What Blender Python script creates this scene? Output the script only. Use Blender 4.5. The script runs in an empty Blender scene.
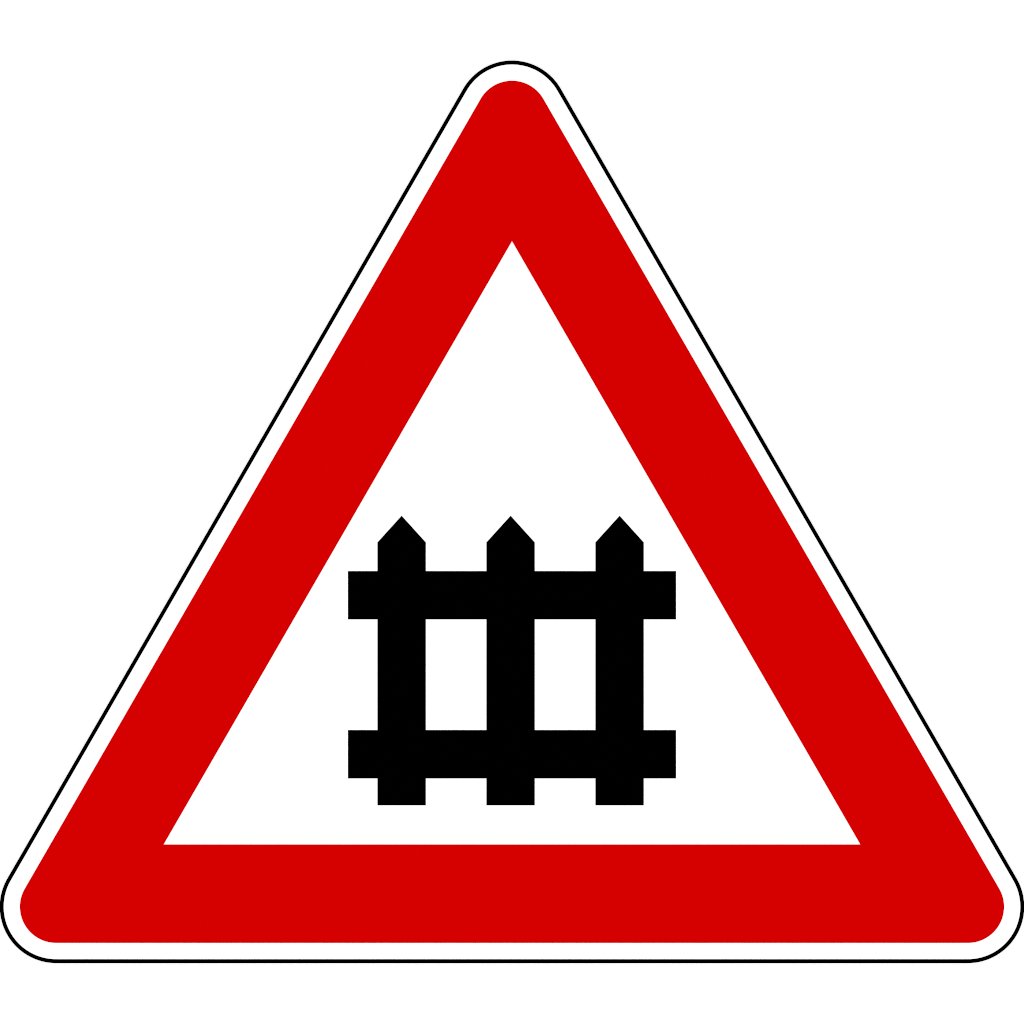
import bpy, math
from mathutils import Vector
from mathutils.geometry import tessellate_polygon

scene = bpy.context.scene
C = scene.collection

# ---------------------------------------------------------------- scale: the plate is 0.90 m wide
S = 0.90 / 1024.0          # metres per unit of the drawing
ZC = 1.50                  # height of the picture centre on the wall


def P(u, v):
    """drawing units (u right, v down) -> metres on the wall (x, z)"""
    return ((u - 512.0) * S, ZC + (512.0 - v) * S)


# ---------------------------------------------------------------- materials
def material(name, rgb, rough=1.0, grain=0.0):
    m = bpy.data.materials.new(name)
    m.use_nodes = True
    nt = m.node_tree
    b = nt.nodes["Principled BSDF"]
    b.inputs["Base Color"].default_value = (*rgb, 1)
    b.inputs["Roughness"].default_value = rough
    b.inputs["Specular IOR Level"].default_value = 0.0      # dead matt sheeting: no veil over the black
    if grain:                                               # microscopic sheeting grain
        tc = nt.nodes.new("ShaderNodeTexCoord")
        n = nt.nodes.new("ShaderNodeTexNoise")
        n.inputs["Scale"].default_value = 900.0
        bm = nt.nodes.new("ShaderNodeBump")
        bm.inputs["Strength"].default_value = grain
        bm.inputs["Distance"].default_value = 0.00002
        nt.links.new(tc.outputs["Object"], n.inputs["Vector"])
        nt.links.new(n.outputs["Fac"], bm.inputs["Height"])
        nt.links.new(bm.outputs["Normal"], b.inputs["Normal"])
    return m


LIGHT = 1.26
M_white = material("white_sheeting", (0.83, 0.83, 0.83))
M_red = material("red_sheeting", (0.6654 / LIGHT, 0.0, 0.0))
M_black = material("black_sheeting", (0.00002, 0.00002, 0.00002))
M_wall = material("white_wall_paint", (0.90, 0.90, 0.90))


# ---------------------------------------------------------------- outlines (drawing units)
A, B, D = (512.0, 116.9), (967.9, 906.75), (56.1, 906.75)       # centres of the three corner arcs


def rounded(r, n=48):
    """triangle with corners rounded about A, B, D, clockwise in the drawing"""
    pts = []
    for (cu, cv), a0 in ((A, 210.0), (B, 330.0), (D, 90.0)):
        for i in range(n + 1):
            a = math.radians(a0 + 120.0 * i / n)
            pts.append((cu + r * math.cos(a), cv + r * math.sin(a)))
    return pts


def plate_mesh(name, loops, y_front, y_back):
    """solid of the given outline (first loop) with holes (further loops)"""
    L = [[Vector((*P(*p), 0)) for p in lp] for lp in loops]
    flat = [v for lp in L for v in lp]
    n = len(flat)
    verts = [(v.x, y_front, v.y) for v in flat] + [(v.x, y_back, v.y) for v in flat]
    faces = []
    for t in tessellate_polygon(L):
        a, b, c = (flat[i] for i in t)
        if (b - a).cross(c - a).z < 0:
            t = (t[0], t[2], t[1])
        faces.append(tuple(t))                               # front faces -Y
        faces.append(tuple(i + n for i in reversed(t)))
    k = 0
    for li, lp in enumerate(L):
        m = len(lp)
        area = sum(lp[i].x * lp[(i + 1) % m].y - lp[(i + 1) % m].x * lp[i].y for i in range(m))
        ccw = area > 0
        for i in range(m):
            i0, i1 = k + i, k + (i + 1) % m
            q = (i0, i0 + n, i1 + n, i1)
            if ccw != (li == 0):
                q = q[::-1]
            faces.append(q)
        k += m
    me = bpy.data.meshes.new(name)
    me.from_pydata(verts, [], faces)
    me.update()
    return me


def part(name, me, mat, parent, label=None):
    o = bpy.data.objects.new(name, me)
    C.objects.link(o)
    me.materials.append(mat)
    if parent:
        o.parent = parent
        o.matrix_parent_inverse = parent.matrix_basis.inverted()
    if label:
        o["label"] = label
    return o


# ---------------------------------------------------------------- white backdrop (the wall face is at y = 0)
W = 5.0
v = [(x, y, z) for y in (0.0, 0.12) for z in (ZC - W, ZC + W) for x in (-W, W)]
f = [(0, 1, 3, 2), (4, 6, 7, 5), (0, 4, 5, 1), (2, 3, 7, 6), (0, 2, 6, 4), (1, 5, 7, 3)]
me = bpy.data.meshes.new("backdrop")
me.from_pydata(v, [], f)
me.update()
wall = part("backdrop", me, M_wall, None)
wall["kind"] = "structure"

# ---------------------------------------------------------------- the road sign
sign = bpy.data.objects.new("road_sign", None)
C.objects.link(sign)
sign.location = (0, 0, P(512, 963)[1])
sign.empty_display_size = 0.05
sign["label"] = "triangular level crossing warning sign with red border and black picket gate on white"
sign["category"] = "road sign"

T = 0.0015                 # aluminium sheet
Y1 = -0.0002 - T           # its front face
F = Y1 - 0.00012           # front of the applied sheeting
K = Y1 + 0.0004            # sheeting sits a little into the plate

part("sign_plate", plate_mesh("sign_plate", [rounded(56.1)], Y1, -0.0002), M_white, sign,
     "white triangular plate with rounded corners")
part("edge_line", plate_mesh("edge_line", [rounded(56.35), rounded(52.48)], F, K), M_black, sign,
     "thin black line round the edge of the sign")
inner = [(512.0, 241.1), (860.4, 844.5), (163.6, 844.5)]
part("red_border", plate_mesh("red_border", [rounded(36.15), inner], F, K), M_red, sign,
     "broad red triangular border with rounded corners")

# picket gate pictogram: one outline with two see-through gaps
px = [(377.5, 425.8), (486.45, 534.75), (595.45, 643.75)]          # three pickets
RX0, RX1 = 348.05, 675.95                                        # rails
RU0, RU1, RL0, RL1 = 571.12, 619.3, 730.1, 778.37
TIP, SH, BOT = 515.75, 542.4, 805.2
o = [(RX0, RU1), (RX0, RU0)]
for a, b in px:
    o += [(a, RU0), (a, SH), ((a + b) / 2, TIP), (b, SH), (b, RU0)]
o += [(RX1, RU0), (RX1, RU1), (px[2][1], RU1), (px[2][1], RL0), (RX1, RL0), (RX1, RL1)]
for a, b in reversed(px):
    o += [(b, RL1), (b, BOT), (a, BOT), (a, RL1)]
o += [(RX0, RL1), (RX0, RL0), (px[0][0], RL0), (px[0][0], RU1)]
gaps = [[(px[i][1], RU1), (px[i + 1][0], RU1), (px[i + 1][0], RL0), (px[i][1], RL0)] for i in (0, 1)]
part("gate_symbol", plate_mesh("gate_symbol", [o] + gaps, F, K), M_black, sign,
     "black pictogram of a gate with three pointed pickets and two rails")

# ---------------------------------------------------------------- even, shadowless studio light
w = bpy.data.worlds.new("World")
scene.world = w
w.use_nodes = True
bg = w.node_tree.nodes["Background"]
bg.inputs["Color"].default_value = (1, 1, 1, 1)
bg.inputs["Strength"].default_value = LIGHT

# ---------------------------------------------------------------- camera
cam = bpy.data.cameras.new("camera")
co = bpy.data.objects.new("camera", cam)
C.objects.link(co)
DIST = 4.0
co.location = (0, F - DIST, ZC)
co.rotation_euler = (math.radians(90), 0, 0)
cam.sensor_width = 36.0
cam.sensor_fit = 'HORIZONTAL'
cam.lens = 36.0 * DIST / 0.90
cam.clip_start = 0.05
cam.clip_end = 100.0
scene.camera = co

vs = scene.view_settings
scene.display_settings.display_device = 'sRGB'
vs.view_transform = 'Standard'
vs.look = 'None'
vs.exposure = 0.0
vs.gamma = 1.0
vs.use_curve_mapping = False
scene.cycles.pixel_filter_type = 'BOX'
scene.cycles.use_denoising = False
